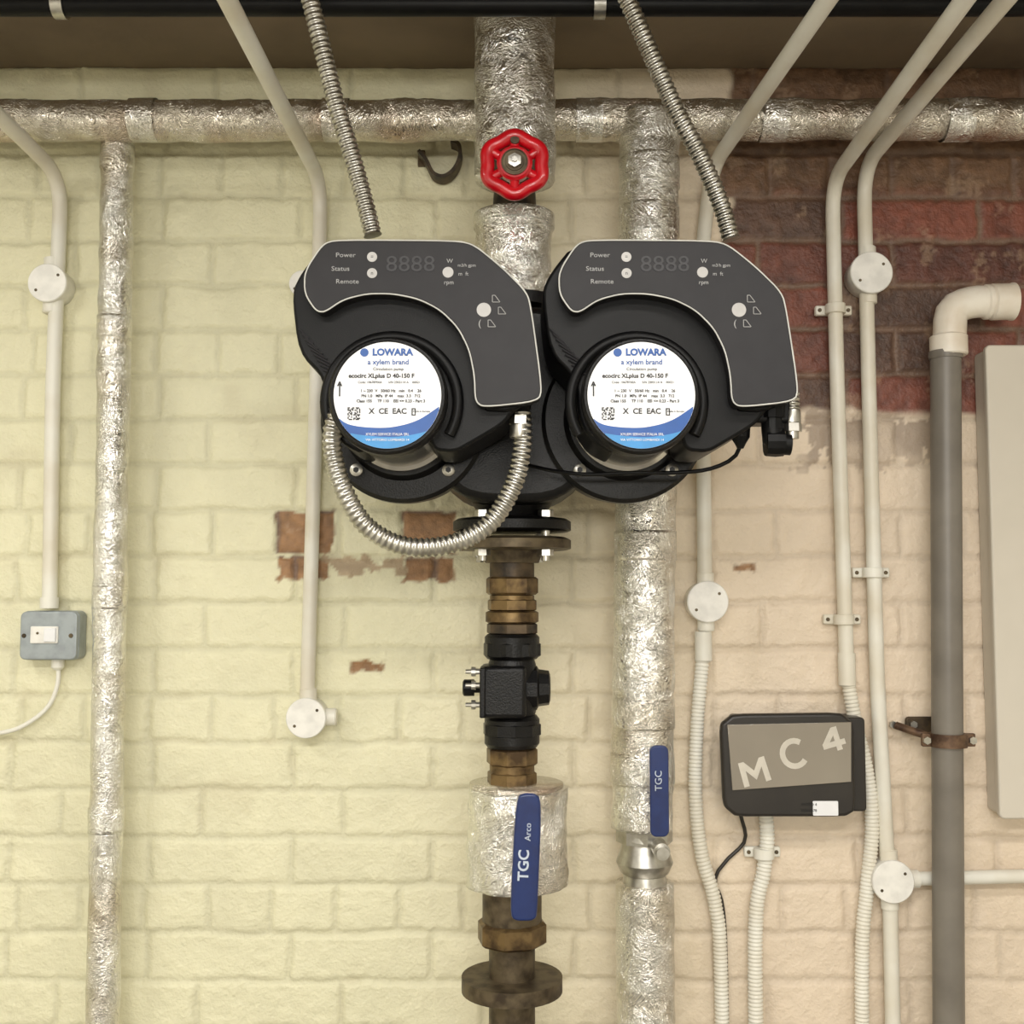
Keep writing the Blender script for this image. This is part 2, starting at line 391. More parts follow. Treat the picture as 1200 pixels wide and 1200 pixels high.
lathe('wheel_nut', hc+Vector((0,-.0115,0)), (0,-1,0), [(0,.0095),(.006,.0095),(.0065,.004),(.010,.004)], M['steel'], e, segs=6, ang=20)

# ------------------------------------------------------------------ twin head pump
P0 = empty('twin_head_circulation_pump', W(600, 500, -.3))
AX = W(454, 463, -.5)
DX = R(300.5, -.5); DXP = R(303.5, -.47)-DX
panel_l = [(357,318),(378,286),(394,281),(536,282),(556,287),(588,313),(618,343),(623,366),(635,455),(631,470),(566,477),(557,470),
           (556,440),(550,410),(537,384),(516,363),(490,350),(460,344),(430,344),(402,351),(380,366),(370,364),(357,344)]
house_l = [(344,346),(356,322),(384,288),(545,286),(592,322),(617,348),(628,466),(604,482),(590,500),(556,520),(535,532),(508,530),(500,500),(470,492),(436,500),(430,536),(402,522),(386,498),(382,446),(352,416)]
def rel(P, y, dx):
    return [(x+dx, z) for x, z in poly_px(P, y)]
for h, dx in enumerate((0, DX)):
    H = '_a' if h == 0 else '_b'
    ax = AX+Vector((dx, 0, 0))
    dp = dx+(DXP if h else 0)
    def D(y): return Vector((ax.x, y, ax.z))
    lathe('volute_head'+H, D(-.13), (0,-1,0), [(0,.05),(.01,.085),(.04,.1),(.12,.104),(.135,.109),(.15,.109),(.16,.111),(.176,.111),(.182,.106),(.183,.082),(.195,.076)], M['casing'], P0, segs=72)
    lathe('motor_can'+H, D(-.31), (0,-1,0), [(0,.070),(.004,.0715),(.03,.0715),(.034,.0665),(.17,.0665)], M['chrome'], P0, segs=72)
    for k, sx in enumerate((-1, 1)):
        q = D(-.312)+Vector((sx*.061, 0, -.068))
        lathe('flange_bolt_%d%s' % (k, H), q, (0,-1,0), [(0,.0085),(.008,.0085),(.009,.007)], M['steel'], P0, segs=20)
        lathe('bolt_socket_%d%s' % (k, H), q+Vector((0,-.0092,0)), (0,-1,0), [(0,.004),(.0004,.004)], M['ink'], P0, segs=6)
    # bolt lugs
    for sx in (-1, 1):
        lathe('bolt_lug_%d%s' % (sx, H), D(-.27)+Vector((sx*.061, 0, -.068)), (0,-1,0), [(0,.02),(.036,.019),(.042,.014)], M['casing'], P0, segs=28)
    prism('electronics_housing'+H, chaikin(rel(house_l, -.43, dp), 2, .2), -.445, -.33, M['black'], P0, .004)
    # raised ring moulding of the housing around the motor, open at the bottom
    arc = [D(-.452)+Vector((.080*math.cos(math.radians(t)), 0, .080*math.sin(math.radians(t)))) for t in range(-30, 216, 6)]
    tube('housing_ring'+H, arc, .007, M['black'], P0, segs=14, mode='none', step=.006)
    pl = chaikin(rel(panel_l, -.47, dp), 2, .2)
    prism('display_panel'+H, pl, -.47, -.44, M['panel'], P0, .002)
    tube('panel_outline'+H, [Vector((x, -.4695, z)) for x, z in pl]+[Vector((pl[0][0], -.4695, pl[0][1]))], .0010, M['line'], P0, segs=8, mode='none', step=.003, caps=False, closed=True)
    # label cap
    lathe('motor_end_cap'+H, D(-.47), (0,-1,0), [(0,.066),(.004,.0695),(.026,.0695),(.030,.0665),(.0305,.064),(.029,.0625),(.029,.001)], M['casing'], P0, segs=96)
    lathe('type_label'+H, D(-.4985), (0,-1,0), [(0,.0628),(.0012,.0628)], M['label'], P0, segs=96)
    yy = -.5002
    def LT(nm, b, x, y_, hh, mm='ink', al='CENTER', bold=0, sx=1):
        o = text(nm+H, b, x, y_, yy, hh, M[mm], P0, align=al, bold=bold, sx=sx); o.location.x += dx
    LT('label_name', 'LOWARA', 460, 413, 7.8, 'blue_ink', bold=.0005)
    o = disc('label_logo'+H, 427, 413, 5, yy, M['blue_ink'], P0); o.location.x += dx
    LT('label_brand', 'a xylem brand', 455, 424.5, 6, 'blue_ink', bold=.0001)
    LT('label_type', 'Circulation pump', 455, 432.5, 3.6)
    LT('label_model', 'ecocirc XLplus D 40-150 F', 447, 440.5, 5, bold=.0002)
    LT('label_code', 'Code: 10678700A       S/N 2303114 A    00021', 456, 448, 2.7)
    LT('label_l1', '1 ~ 230  V   50/60 Hz   min   0.4    26', 458, 458, 3.3, bold=.0001)
    LT('label_l2', 'PN 1.0   MPa  IP 44    max  3.3   712', 458, 464, 3.3, bold=.0001)
    LT('label_l3', 'Class 155     TF 110    EEI <= 0.23 - Part 3', 458, 470, 3.3, bold=.0001)
    LT('label_marks', 'X  CE  EAC  []', 460, 482, 6.4, bold=.0002)
    LT('label_arrow_head', '^', 398, 452, 9, bold=.0003); LT('label_arrow', '|', 398, 456, 11, bold=.0002)
    LT('label_u1', 'Made in Europe', 494, 482, 2.2)
    r0 = .0627
    def seg(pts, nm, mm, yo, r_):
        cpt = AX; cv = catmull([Vector((W(a_, b_, yy).x-cpt.x, 0, W(a_, b_, yy).z-cpt.z)) for a_, b_ in pts], 8)
        vs = []; fs = []
        cv = [v for v in cv if abs(v.x) < r_ and v.z > -math.sqrt(r_*r_-v.x*v.x)]
        for v in cv:
            vs.append((cpt.x+dx+v.x, yo, cpt.z+v.z)); vs.append((cpt.x+dx+v.x, yo, cpt.z-math.sqrt(r_*r_-v.x*v.x)))
        for i in range(len(cv)-1): fs.append((2*i, 2*i+1, 2*i+3, 2*i+2))
        me = bpy.data.meshes.new(nm); me.from_pydata(vs, [], fs); link(nm+H, me, M[mm], P0, smooth=False)
    seg([(392,486),(408,497),(435,501),(462,500),(490,492),(518,474)], 'label_blue_swoosh', 'blue_ink', -.49995, r0)
    seg([(392,500),(408,507),(435,511),(462,512),(490,508),(514,500)], 'label_cyan_swoosh', 'cyan_ink', -.50015, r0)
    o = text('label_foot1'+H, 'XYLEM SERVICE ITALIA SRL', 454, 509, -.5005, 3, M['label'], P0); o.location.x += dx
    o = text('label_foot2'+H, 'VIA VITTORIO LOMBARDI 14', 454, 515.5, -.5005, 2.8, M['label'], P0); o.location.x += dx
    # qr code
    qrng = random.Random(3); bm = bmesh.new()
    for i in range(11):
        for j in range(11):
            if qrng.random() < .55:
                c0 = W(408+i*1.35, 478+j*1.35, yy); w = R(.7, yy)
                bm.faces.new([bm.verts.new((c0.x+u*w+dx, yy-.0002, c0.z+v*w)) for u, v in ((-1,-1),(1,-1),(1,1),(-1,1))])
    me = bpy.data.meshes.new('qr'); bm.to_mesh(me); bm.free(); link('label_qr'+H, me, M['ink'], P0, smooth=False)
    # panel printing
    py_ = -.4706
    def PT(nm, b, x, y_, hh, mm='print', al='CENTER', sx=1, rot=0):
        o = text(nm+H, b, x, y_, py_, hh, M[mm], P0, align=al, sx=sx, rot=rot); o.location.x += dp
    PT('panel_power', 'Power', 405, 299, 5.5, sx=1.15); PT('panel_status', 'Status', 399, 315, 5.5, sx=1.15); PT('panel_remote', 'Remote', 407, 330, 5.5, sx=1.1)
    PT('panel_digits', '8888', 481, 310, 19, 'panel_dim', sx=1.1)
    PT('panel_w', 'W', 527, 306, 5); PT('panel_flow', 'm3/h gpm', 547, 311, 3.8); PT('panel_m', 'm  ft', 543, 321, 4.5); PT('panel_rpm', 'rpm', 526, 331, 5)
    for i, (x, y_, r_) in enumerate(((436,301,6),(436,320,6),(525,319,6.5),(567,363,8.5))):
        o = disc('panel_button_%d%s' % (i, H), x, y_, r_, py_, M['led'], P0); o.location.x += dp
        if i < 2: PT('button_mark_%d' % i, 'n' if i else '=', x, y_, 4.5, 'ink')
    for i, (x, y_) in enumerate(((581,350),(588,364),(576,379))):
        tri = [W(x-4, y_-4, py_), W(x-4, y_+4, py_), W(x+5, y_+4, py_), W(x-1, y_-4, py_), W(x-4, y_-4, py_)]
        o = tube('mode_icon_%d%s' % (i, H), tri, .0005, M['print'], P0, segs=6, mode='none', step=.001, closed=False); o.location.x += dp
    PT('mode_moon', '(', 562, 379, 8)
    # side grille of housing
    for k in range(9):
        p = W(350+k*3.5, 385+k*6, -.448)
        o = tube('grille_bar_%d%s' % (k, H), [p, p+Vector((.012+.002*k, 0, -.012))], .0012, M['panel'], P0, segs=6); o.location.x += dp
    o = prism('terminal_cover'+H, chaikin(poly_px([(566,398),(620,392),(626,470),(600,486),(562,484)], -.43), 1), -.452, -.40, M['black'], P0, .003); o.location.x += dp
# central casing
cas = chaikin(poly_px([(548,368),(662,368),(690,420),(690,560),(648,592),(552,592),(512,560),(512,420)], -.25), 2)
prism('volute_casing', cas, -.30, -.14, M['casing'], P0, .012)
lathe('upper_flange', W(601, 352, yc), (0,0,-1), [(0,.04),(.003,.073),(.02,.075),(.022,.05),(.06,.05)], M['casing'], P0, segs=56)
lathe('lower_neck', W(600, 575, yc), (0,0,-1), [(0,.07),(.03,.05),(.05,.046)], M['casing'], P0, segs=56)
zf = W(600, 612, yc).z
lathe('lower_flange', Vector((0, yc, zf)), (0,0,-1), [(-.008,.045),(-.004,.078),(0,.084),(.012,.084),(.014,.08)], M['casing'], P0, segs=64)
lathe('companion_flange', Vector((0, yc, zf-.024)), (0,0,-1), [(-.002,.076),(.002,.084),(.014,.084),(.016,.078),(.017,.045),(.034,.038)], M['dark_steel'], P0, segs=64)
for k in range(4):
    t = math.radians(45+90*k+4); q = Vector((.062*math.cos(t), yc+.062*math.sin(t), zf+.002))
    lathe('flange_bolt_%d' % k, q, (0,0,1), [(0,.011),(.012,.011),(.013,.009)], M['steel'], P0, segs=6, ang=20)
    lathe('flange_stud_%d' % k, q, (0,0,-1), [(-.004,.006),(.058,.006)], M['steel'], P0, segs=16)
    lathe('flange_nut_%d' % k, q-Vector((0,0,.040)), (0,0,-1), [(0,.011),(.011,.011)], M['steel'], P0, segs=6, ang=20)

# brass fittings under pump
def Z_(py): return W(600, py, yc).z
def ring_seg(nm, p0, p1, rpx, m, par, segs=40):
    z0, z1 = Z_(p0), Z_(p1); r_ = R(rpx, yc); d_ = z0-z1
    return lathe(nm, (0, yc, z0), (0,0,-1), [(0, r_*.9), (d_*.12, r_), (d_*.88, r_), (d_, r_*.9)], m, par, segs=segs, ang=25, rot=.2)
e = empty('brass_pipe_union', W(600, 700, yc))
ring_seg('pipe_nipple', 655, 680, 26, M['bronze'], e); ring_seg('hex_nut_1', 676, 697, 31, M['brass'], e, 8)
ring_seg('threads_1', 697, 704, 26, M['brass'], e); ring_seg('hex_nut_2', 702, 716, 29, M['brass'], e, 8)
ring_seg('collar', 716, 730, 31, M['brass'], e); ring_seg('hex_nut_3', 730, 743, 30, M['bronze'], e, 8)
e = empty('inline_dirt_strainer', W(600, 805, yc))
ring_seg('top_union', 743, 772, 32, M['casing'], e); ring_seg('top_hex', 752, 770, 34, M['casing'], e, 8)
ring_seg('body', 770, 842, 28, M['casing'], e)
ring_seg('bottom_union', 838, 875, 32, M['casing'], e); ring_seg('bottom_hex', 846, 862, 34, M['casing'], e, 10)
c = W(598, 808, yc)
box('body_block', (W(590,808,yc).x, yc-.012, c.z), (R(52,yc), .075, R(58,yc)), M['casing'], e, .006)
lathe('side_cap', W(600,806,yc), (1,0,0), [(0,.03),(.035,.031),(.038,.026),(.052,.024),(.054,.018)], M['casing'], e, segs=10, ang=25)
box('side_plate', (W(566,808,yc-.03).x, yc-.03, c.z), (.008, .05, R(56,yc)), M['casing'], e, .002)
lathe('drain_knob', W(566,806,yc-.03), (-1,0,0), [(0,.007),(.012,.007),(.012,.0115),(.026,.0115),(.028,.009)], M['black'], e, segs=12, ang=25)
for i, py in enumerate((787, 803, 826)):
    lathe('fixing_screw_%d' % i, W(566,py,yc-.04), (-1,0,0), [(0,.004),(.01,.004),(.01,.0065),(.016,.0065)], M['steel'], e, segs=10, ang=25)
    lathe('screw_tip_%d' % i, W(566,py,yc-.04)+Vector((-.016,0,0)), (-1,0,0), [(0,.003),(.008,.003)], M['steel'], e, segs=10)
e = empty('brass_pipe_union', W(600, 895, yc))
ring_seg('hex_nut', 875, 896, 30, M['brass'], e, 8); ring_seg('collar', 894, 906, 26, M['brass'], e); ring_seg('hex_nut_lower', 903, 920, 29, M['brass'], e, 8)
# lagged ball valve
e = empty('lagged_ball_valve', W(606, 980, yc))
tube('lagging', [W(607, 922, yc), W(607, 1036, yc)], lambda s: R(57, yc)-.02*abs(s-.07), M['foil'], e, segs=64, step=.005, foil=.003)
tube('lagging_cuff', [W(605, 917, yc), W(605, 925, yc)], R(54, yc), M['foil_old'], e, segs=48, foil=.001)
yl = -.292
lathe('stem', W(616, 1045, yc), (0,-1,0), [(0,.014),(.085,.014),(.085,.009),(.098,.009)], M['steel'], e, segs=20)
lv = poly_px([(607,932),(614,929),(626,929),(633,934),(634,960),(630,1060),(628,1078),(600,1078),(598,1060),(603,960)], yl)
prism('lever', chaikin(lv, 2, .2), yl-.007, yl, M['blue'], e, .003)
text('lever_mark', 'TGC', 614, 1014, yl-.0076, 12, M['print_blue'], e, rot=88, bold=.0004)
text('lever_mark_small', 'Arco', 619, 975, yl-.0076, 7, M['print_blue'], e, rot=88)
ring_seg('body', 1034, 1090, 34, M['dark_steel'], e); ring_seg('body_hex', 1078, 1105, 40, M['brass'], e, 8)
lathe('lower_pipe', (0, yc, Z_(1100)), (0,0,-1), [(0,.032),(.05,.032),(.05,.07),(.07,.07),(.07,.032),(Z_(1100),.032)], M['dark_steel'], e)

# ------------------------------------------------------------------ flexible steel conduits and cables
fr = R(10.5, -.42)
def gland(nm, p, ax_, par, k=1.0):
    lathe(nm+'_nut', p, ax_, [(0,.013*k),(.010,.013*k),(.011,.011*k)], M['steel'], par, segs=6, ang=20)
    lathe(nm+'_ferrule', Vector(p)+Vector(ax_).normalized()*.011, ax_, [(0,.0118*k),(.014,.0118*k),(.016,.0112*k)], M['steel'], par, segs=24)
def up_to_ceiling(p, q):
    d = (q-p); t = (CEIL-p.z)/d.z; return p+d*t
e = empty('flexible_steel_conduit', W(412, 200, -.42))
a = W(437, 276, -.40); pts = [a, W(427, 235, -.402), W(411, 178, -.41), W(394, 122, -.42), W(376, 50, -.43)]
pts.append(up_to_ceiling(pts[-2], pts[-1])); tube('corrugated_tube', pts, fr, M['steel'], e, segs=16, mode='cat', corr=.0072)
e = empty('flexible_steel_conduit', W(820, 200, -.42))
a = W(857, 281, -.40); pts = [a, W(845, 240, -.402), W(820, 182, -.41), W(790, 125, -.42), W(755, 45, -.43)]
pts.append(up_to_ceiling(pts[-2], pts[-1])); tube('corrugated_tube', pts, fr, M['steel'], e, segs=16, mode='cat', corr=.0072)
e = empty('flexible_steel_conduit', W(500, 620, -.43))
gland('end', W(610, 488, -.425)+Vector((0,0,.0)), (-.05,0,-1), e, 1.05)
pts = [W(612, 484, -.425), W(612, 525, -.425), W(601, 570, -.425), W(572, 615, -.43), W(526, 638, -.435), W(474, 640, -.44), W(430, 617, -.445), W(403, 575, -.45), W(391, 535, -.45), W(390, 505, -.455), W(398, 478, -.455)]
tube('corrugated_tube', pts, fr*1.02, M['steel'], e, segs=18, mode='cat', corr=.0074)
# right hand gland cluster (part of the pump)
e = P0
yy2 = -.42
gland('steel_gland', W(928, 506, yy2), (0,0,1), e, .95)
lathe('steel_gland_lower', W(928, 486, yy2), (0,0,-1), [(0,.010),(.012,.010),(.012,.008),(.03,.008)], M['steel'], e, segs=20)
tube('corrugated_tail', [W(928, 490, yy2), W(927, 460, yy2)], fr*.9, M['steel'], e, segs=16, corr=.006)
box('junction_block', W(880, 484, yy2+.01), (.09, .04, .03), M['black'], e, .004)
lathe('gland_body', W(905, 470, yy2), (0,0,-1), [(0,.017),(.022,.017),(.022,.014),(.035,.014)], M['black'], e, segs=12, ang=20)
tube('gland_elbow', [W(905, 490, yy2), W(905, 520, yy2), W(926, 521, yy2)], .0135, M['black'], e, rad=.02)
lathe('gland_elbow_nut', W(897, 519, yy2), (1,0,0), [(0,.0165),(.012,.0175),(.022,.0165)], M['black'], e, segs=12, ang=20)
lathe('cable_gland', W(867, 488, yy2), (0,0,-1), [(0,.012),(.014,.013),(.026,.012),(.034,.007),(.04,.004)], M['black'], e, segs=12, ang=20)
e = empty('black_power_cable', W(760, 550, -.4))
tube('cable', [W(867, 524, yy2), W(858, 538, -.41), W(830, 550, -.4), W(790, 554, -.39), W(740, 554, -.39), W(690, 556, -.38), W(650, 552, -.36), W(618, 545, -.31)], .0026, M['black'], e, segs=10, mode='cat')

# ------------------------------------------------------------------ white conduits
def clip(px, py, y, par, nm, w=44):
    c = W(px, py, y)
    r_ = R(9.5, y)+.002
    box(nm+'_base', (c.x, -.012, c.z), (R(w, y), .012, .016), M['white_plastic'], par, .003)
    lathe(nm+'_band', (c.x, y, c.z+.008), (0,0,-1), [(0, r_),(.001, r_+.001),(.015, r_+.001),(.016, r_)], M['white_plastic'], par, segs=24)
    for sx in (-1, 1):
        lathe(nm+'_screw_%d' % (sx+1), (c.x+sx*R(w/2-5, y), -.018, c.z), (0,-1,0), [(0,.0032),(.002,.0028)], M['dark_steel'], par, segs=12)
def jbox(px, py, y, par, nm, rpx=23, stubs=()):
    c = W(px, py, y); r_ = R(rpx, y)
    lathe(nm, (c.x, -.004, c.z), (0,-1,0), [(0, r_*.93),(.002, r_*.96),(-y+.010, r_*.98),(-y+.0105, r_),(-y+.0145, r_),(-y+.016, r_*.96)], M['cover_cap'], par, segs=48)
    for i, a in enumerate((35, 215)):
        t = math.radians(a); lathe(nm+'_screw_%d' % i, (c.x+r_*.68*math.cos(t), -.004+y-.0155, c.z+r_*.68*math.sin(t)), (0,-1,0), [(0,.0026),(.0012,.0022)], M['dark_steel'], par, segs=12)
    for i, d in enumerate(stubs):
        d = Vector(d); lathe(nm+'_spout_%d' % i, Vector((c.x, y, c.z))+d*r_*.7, d, [(0,.0135),(.022,.0135),(.0225,.0118),(.0235,.0118)], M['white_plastic'], par, segs=24)
ys = -.026; cr_ = R(8.6, ys)
def run_off(px, py, far_px, far_py, par, nm, down_pts, y=ys, ext=1.5):
    """conduit leaves the wall, runs out just under the ceiling, and turns up into it"""
    zc = W(px, py, y).z
    c = W(px, py, y)
    a = (far_px-600)/F; b = (600-far_py)/F
    dirv = Vector((a, math.cos(PITCH)-b*math.sin(PITCH), math.sin(PITCH)+b*math.cos(PITCH)))
    t = (zc+.02-CZ)/dirv.z; far = Vector((0, CY, CZ))+dirv*t
    far2 = c+(far-c)*ext
    if abs(far2.x) > XW-.08: far2 = c+(far2-c)*((XW-.08-abs(c.x))/abs(far2.x-c.x))
    tube(nm, [Vector((far2.x, far2.y, CEIL)), far2, c]+down_pts, cr_, M['white_plastic'], par, rad=.06)
# 1 left with switch
e = empty('white_conduit_run', W(62, 450, ys))
run_off(72, 208, 0, 137, e, 'conduit', [W(62, 450, ys), W(58, 713, ys)], ext=1.7)
jbox(61, 335, ys, e, 'junction_box', 23, ((0,0,1),(0,0,-1)))
lathe('adaptor', W(58, 700, ys), (0,0,-1), [(0,.014),(.017,.014)], M['white_plastic'], e)
# 2
e = empty('white_conduit_run', W(368, 450, ys))
run_off(376, 213, 318, 100, e, 'conduit', [W(371, 450, ys), W(360, 820, ys)], ext=2.6)
jbox(357, 336, ys, e, 'junction_box_upper', 16, ())
jbox(361, 840, ys, e, 'junction_box', 23, ((0,0,1),(1,0,0)))
# 3
e = empty('white_conduit_run', W(824, 600, ys))
run_off(834, 196, 968, 2, e, 'conduit', [W(822, 300, ys), W(824, 500, ys), W(826, 690, ys)])
jbox(827, 705, ys, e, 'junction_box', 24, ((0,0,1),(0,0,-1)))
clip(826, 517, ys, e, 'clip', 40)
lathe('adaptor', W(824, 740, ys), (0,0,-1), [(0,.0135),(.045,.0135),(.047,.011)], M['white_plastic'], e)
tube('flexible_tail', [W(823, 775, ys), W(817, 850, ys), W(815, 930, ys), W(822, 1000, ys), W(838, 1060, ys), W(845,1150,ys), (W(845,1150,ys).x, ys, .4), (W(845,1150,ys).x, ys, 0)], cr_*.9, M['white_plastic'], e, segs=16, mode='cat', corr=.006)
# 4
e = empty('white_conduit_run', W(982, 500, ys))
run_off(975, 212, 1130, 0, e, 'conduit', [W(981, 450, ys), W(992, 772, ys)])
clip(979, 362, ys, e, 'clip_upper', 44); clip(989, 726, ys, e, 'clip_lower', 44)
lathe('adaptor', W(992, 765, ys), (0,0,-1), [(0,.0135),(.05,.0135),(.052,.011)], M['white_plastic'], e)
tube('flexible_tail', [W(994, 800, ys), W(1003, 850, ys), W(1016, 905, ys), W(1022, 970, ys), W(1016, 1040, ys), W(1010,1150,ys), (W(1008,1150,ys).x, ys, .4), (W(1008,1150,ys).x, ys, 0)], cr_*.9, M['white_plastic'], e, segs=16, mode='cat', corr=.006)
# 5
e = empty('white_conduit_run', W(1020, 500, ys))
run_off(1012, 195, 1178, 0, e, 'conduit', [W(1018, 450, ys), W(1028, 800, ys), W(1040, 1012, ys)])
jbox(1017, 323, ys, e, 'junction_box', 25, ((0,0,1),(0,0,-1)))
clip(1023, 671, ys, e, 'clip', 44)
jbox(1042, 1030, ys, e, 'junction_box_lower', 24, ((0,0,1),(1,0,0),(0,0,-1)))
tube('cross_run', [W(1064, 1030, ys), W(1230, 1026, ys)], cr_*.9, M['white_plastic'], e)
tube('down_run', [W(1043, 1050, ys), (W(1045, 1190, ys).x, ys, 0)], cr_, M['white_plastic'], e)

# metal clad switch
e = empty('metal_clad_switch', W(56, 745, -.02))
a = W(21, 774, -.045); b = W(91, 716, -.045)
prism('back_box', rrect(a.x, b.x, a.z, b.z, .010), -.036, -.005, M['switchbox'], e, .003)
prism('front_plate', rrect(a.x+.001, b.x-.001, a.z+.001, b.z-.001, .009), -.043, -.037, M['switchbox'], e, .002)
a = W(35, 754, -.046); b = W(68, 734, -.046)
prism('switch_surround', rrect(a.x, b.x, a.z, b.z, .002), -.046, -.042, M['cover_cap'], e, .001)
a2 = W(52, 752, -.046); b2 = W(66, 736, -.046); prism('rocker', rrect(a2.x, b2.x, a2.z, b2.z, .001), -.050, -.045, M['label'], e, .001)
lathe('neon', W(44, 742, -.046), (0,-1,0), [(0,.002),(.001,.002)], M['dark_steel'], e, segs=12)
for i, px in enumerate((28, 83)): lathe('plate_screw_%d' % i, W(px, 745, -.043), (0,-1,0), [(0,.0036),(.0015,.003)], M['dark_steel'], e, segs=16)
lathe('cable_gland', W(68, 773, -.02), (0,0,-1), [(0,.010),(.012,.010),(.016,.006)], M['white_plastic'], e, segs=12)
e = empty('switch_cable', W(40, 830, -.02))
tube('cable', [W(68, 782, -.02), W(68, 800, -.02), W(58, 826, -.02), W(35, 846, -.02), W(5, 858, -.02), W(-60, 864, -.02)], .0036, M['white_plastic'], e, segs=10, mode='cat')

# hook bracket: flat strap bent into a J, fixed to the wall
e = empty('pipe_hook_bracket', W(515, 190, -.02))
ctr = catmull([W(*q, -.03) for q in ((491,179),(500,190),(508,205),(520,209),(532,201),(539,186),(538,172),(529,167))], 6)
bm = bmesh.new(); ringv = []
for i, p in enumerate(ctr):
    t = (ctr[min(i+1, len(ctr)-1)]-ctr[max(i-1, 0)]).normalized(); nrm = Vector((-t.z, 0, t.x))*.0028
    ringv.append([bm.verts.new(p+nrm*s+Vector((0, yo, 0))) for s, yo in ((1,-.012),(1,.020),(-1,.020),(-1,-.012))])
for i in range(len(ringv)-1):
    for k in range(4): bm.faces.new((ringv[i][k], ringv[i][(k+1) % 4], ringv[i+1][(k+1) % 4], ringv[i+1][k]))
bm.faces.new(ringv[0][::-1]); bm.faces.new(ringv[-1]); bmesh.ops.recalc_face_normals(bm, faces=bm.faces)
me = bpy.data.meshes.new('hook_strap'); bm.to_mesh(me); bm.free(); link('hook_strap', me, M['bronze'], e)
box('hook_plate', W(494, 186, -.008), (.012, .008, .026), M['bronze'], e, .001)

# ------------------------------------------------------------------ grey waste pipe
yg = -.06
e = empty('grey_drain_pipe', W(1108, 700, yg))
a = W(1108, 415, yg); b = W(1111, 1040, yg)
tube('pipe', [a, a+(b-a)*(a.z/(a.z-b.z))], R(17.5, yg), M['grey_pipe'], e, segs=32)
lathe('pipe_lip', W(1108, 412, yg), (0,0,-1), [(0,.0255),(.006,.026),(.012,.0245)], M['grey_pipe'], e)
tube('elbow', [W(1112, 410, yg), W(1114, 362, yg), W(1140, 353, yg), W(1172, 354, yg)], R(19, yg), M['white_elbow'], e, rad=.05, segs=32)
lathe('elbow_socket', W(1112, 417, yg), (0,0,1), [(0,.026),(.002,.0285),(.03,.0285),(.033,.025)], M['white_elbow'], e)
lathe('elbow_nut', W(1160, 354, yg), (1,0,.02), [(0,.025),(.003,.0285),(.03,.0285),(.034,.030),(.036,.030),(.038,.024)], M['white_elbow'], e, segs=32)
lathe('elbow_collar', W(1152, 354, yg), (1,0,.02), [(0,.0245),(.003,.0275),(.008,.0275),(.010,.0245)], M['white_elbow'], e, segs=32)
ck = W(1111, 867, yg)
lathe('clamp_band', (ck.x, yg, ck.z+.010), (0,0,-1), [(0,.0255),(0,.028),(.02,.028),(.02,.0255)], M['rust'], e, segs=40)
for sx in (-1, 1):
    box('clamp_ear_%d' % (sx+1), (ck.x+sx*.034, yg, ck.z), (.014, .008, .02), M['rust'], e, .002)
    lathe('clamp_bolt_%d' % (sx+1), (ck.x+sx*.035, yg-.004, ck.z), (0,-1,0), [(0,.006),(.006,.006)], M['steel'], e, segs=6, ang=20)
tube('clamp_rod', [W(1108, 868, yg+.02), W(1085, 862, -.05), W(1050, 850, -.02)], .006, M['rust'], e, rad=.01)
prism('clamp_wall_plate', rrect(W(1038,0,0).x, W(1082,0,0).x, W(0,859,0).z, W(0,839,0).z, .006), -.012, -.005, M['bronze'], e, .002)
for i, px in enumerate((1046, 1070)): lathe('plate_bolt_%d' % i, W(px, 849, -.012), (0,-1,0), [(0,.006),(.005,.006)], M['steel'], e, segs=6, ang=20)

# ------------------------------------------------------------------ control panel on wall
e = empty('wall_control_panel', W(920, 895, -.06))
yp = -.075
prism('back_case', rrect(W(852,0,yp).x, W(998,0,yp).x, W(900,953,yp).z, W(900,842,yp).z, .006), yp+.012, -.005, M['frame'], e, .003)
prism('front_case', chaikin(poly_px([(843,837),(1000,835),(1002,950),(990,957),(848,957)], yp), 2, .1), yp-.004, yp+.012, M['frame'], e, .005)
prism('window', poly_px([(852,849),(997,846),(997,916),(858,926)], yp-.005), yp-.008, yp-.003, M['screen'], e, .001)
def stroke_letter(nm, strokes, cx, cy, s, th):
    ca, sa = math.cos(math.radians(16)), math.sin(math.radians(16))
    for j, st in enumerate(strokes):
        pts2 = [W(cx, cy, yp-.0081)+Vector(((u*ca-v*sa)*s*R(1, yp), -.00025*j, (u*sa+v*ca)*s*R(1, yp))) for u, v in st]
        L_, R_ = [], []
        for i, p in enumerate(pts2):
            t0 = (pts2[i]-pts2[i-1]).normalized() if i else None; t1 = (pts2[i+1]-pts2[i]).normalized() if i < len(pts2)-1 else None
            t0 = t0 or t1; t1 = t1 or t0; n0 = Vector((-t0.z, 0, t0.x)); n1 = Vector((-t1.z, 0, t1.x)); n_ = (n0+n1).normalized(); k_ = min(2, 1/max(.3, n_.dot(n0)))
            L_.append(p+n_*th*k_); R_.append(p-n_*th*k_)
        vs = [tuple(v) for pr in zip(L_, R_) for v in pr]; fs = [(2*i, 2*i+1, 2*i+3, 2*i+2) for i in range(len(pts2)-1)]
        me = bpy.data.meshes.new(nm); me.from_pydata(vs, [], fs); link('%s_stroke_%d' % (nm, j), me, M['letter'], e, smooth=False)
thk = R(3.2, yp)
stroke_letter('letter_m', [[(-.9,-1),(-.85,.95)], [(-.8,.8),(0,-.3),(.8,.8)], [(.85,.95),(.9,-1)]], 884, 904, 14.5, thk)
stroke_letter('letter_c', [[(.95*math.cos(math.radians(t)), 1.0*math.sin(math.radians(t))) for t in range(45, 316, 15)]], 931, 883, 14.5, thk)
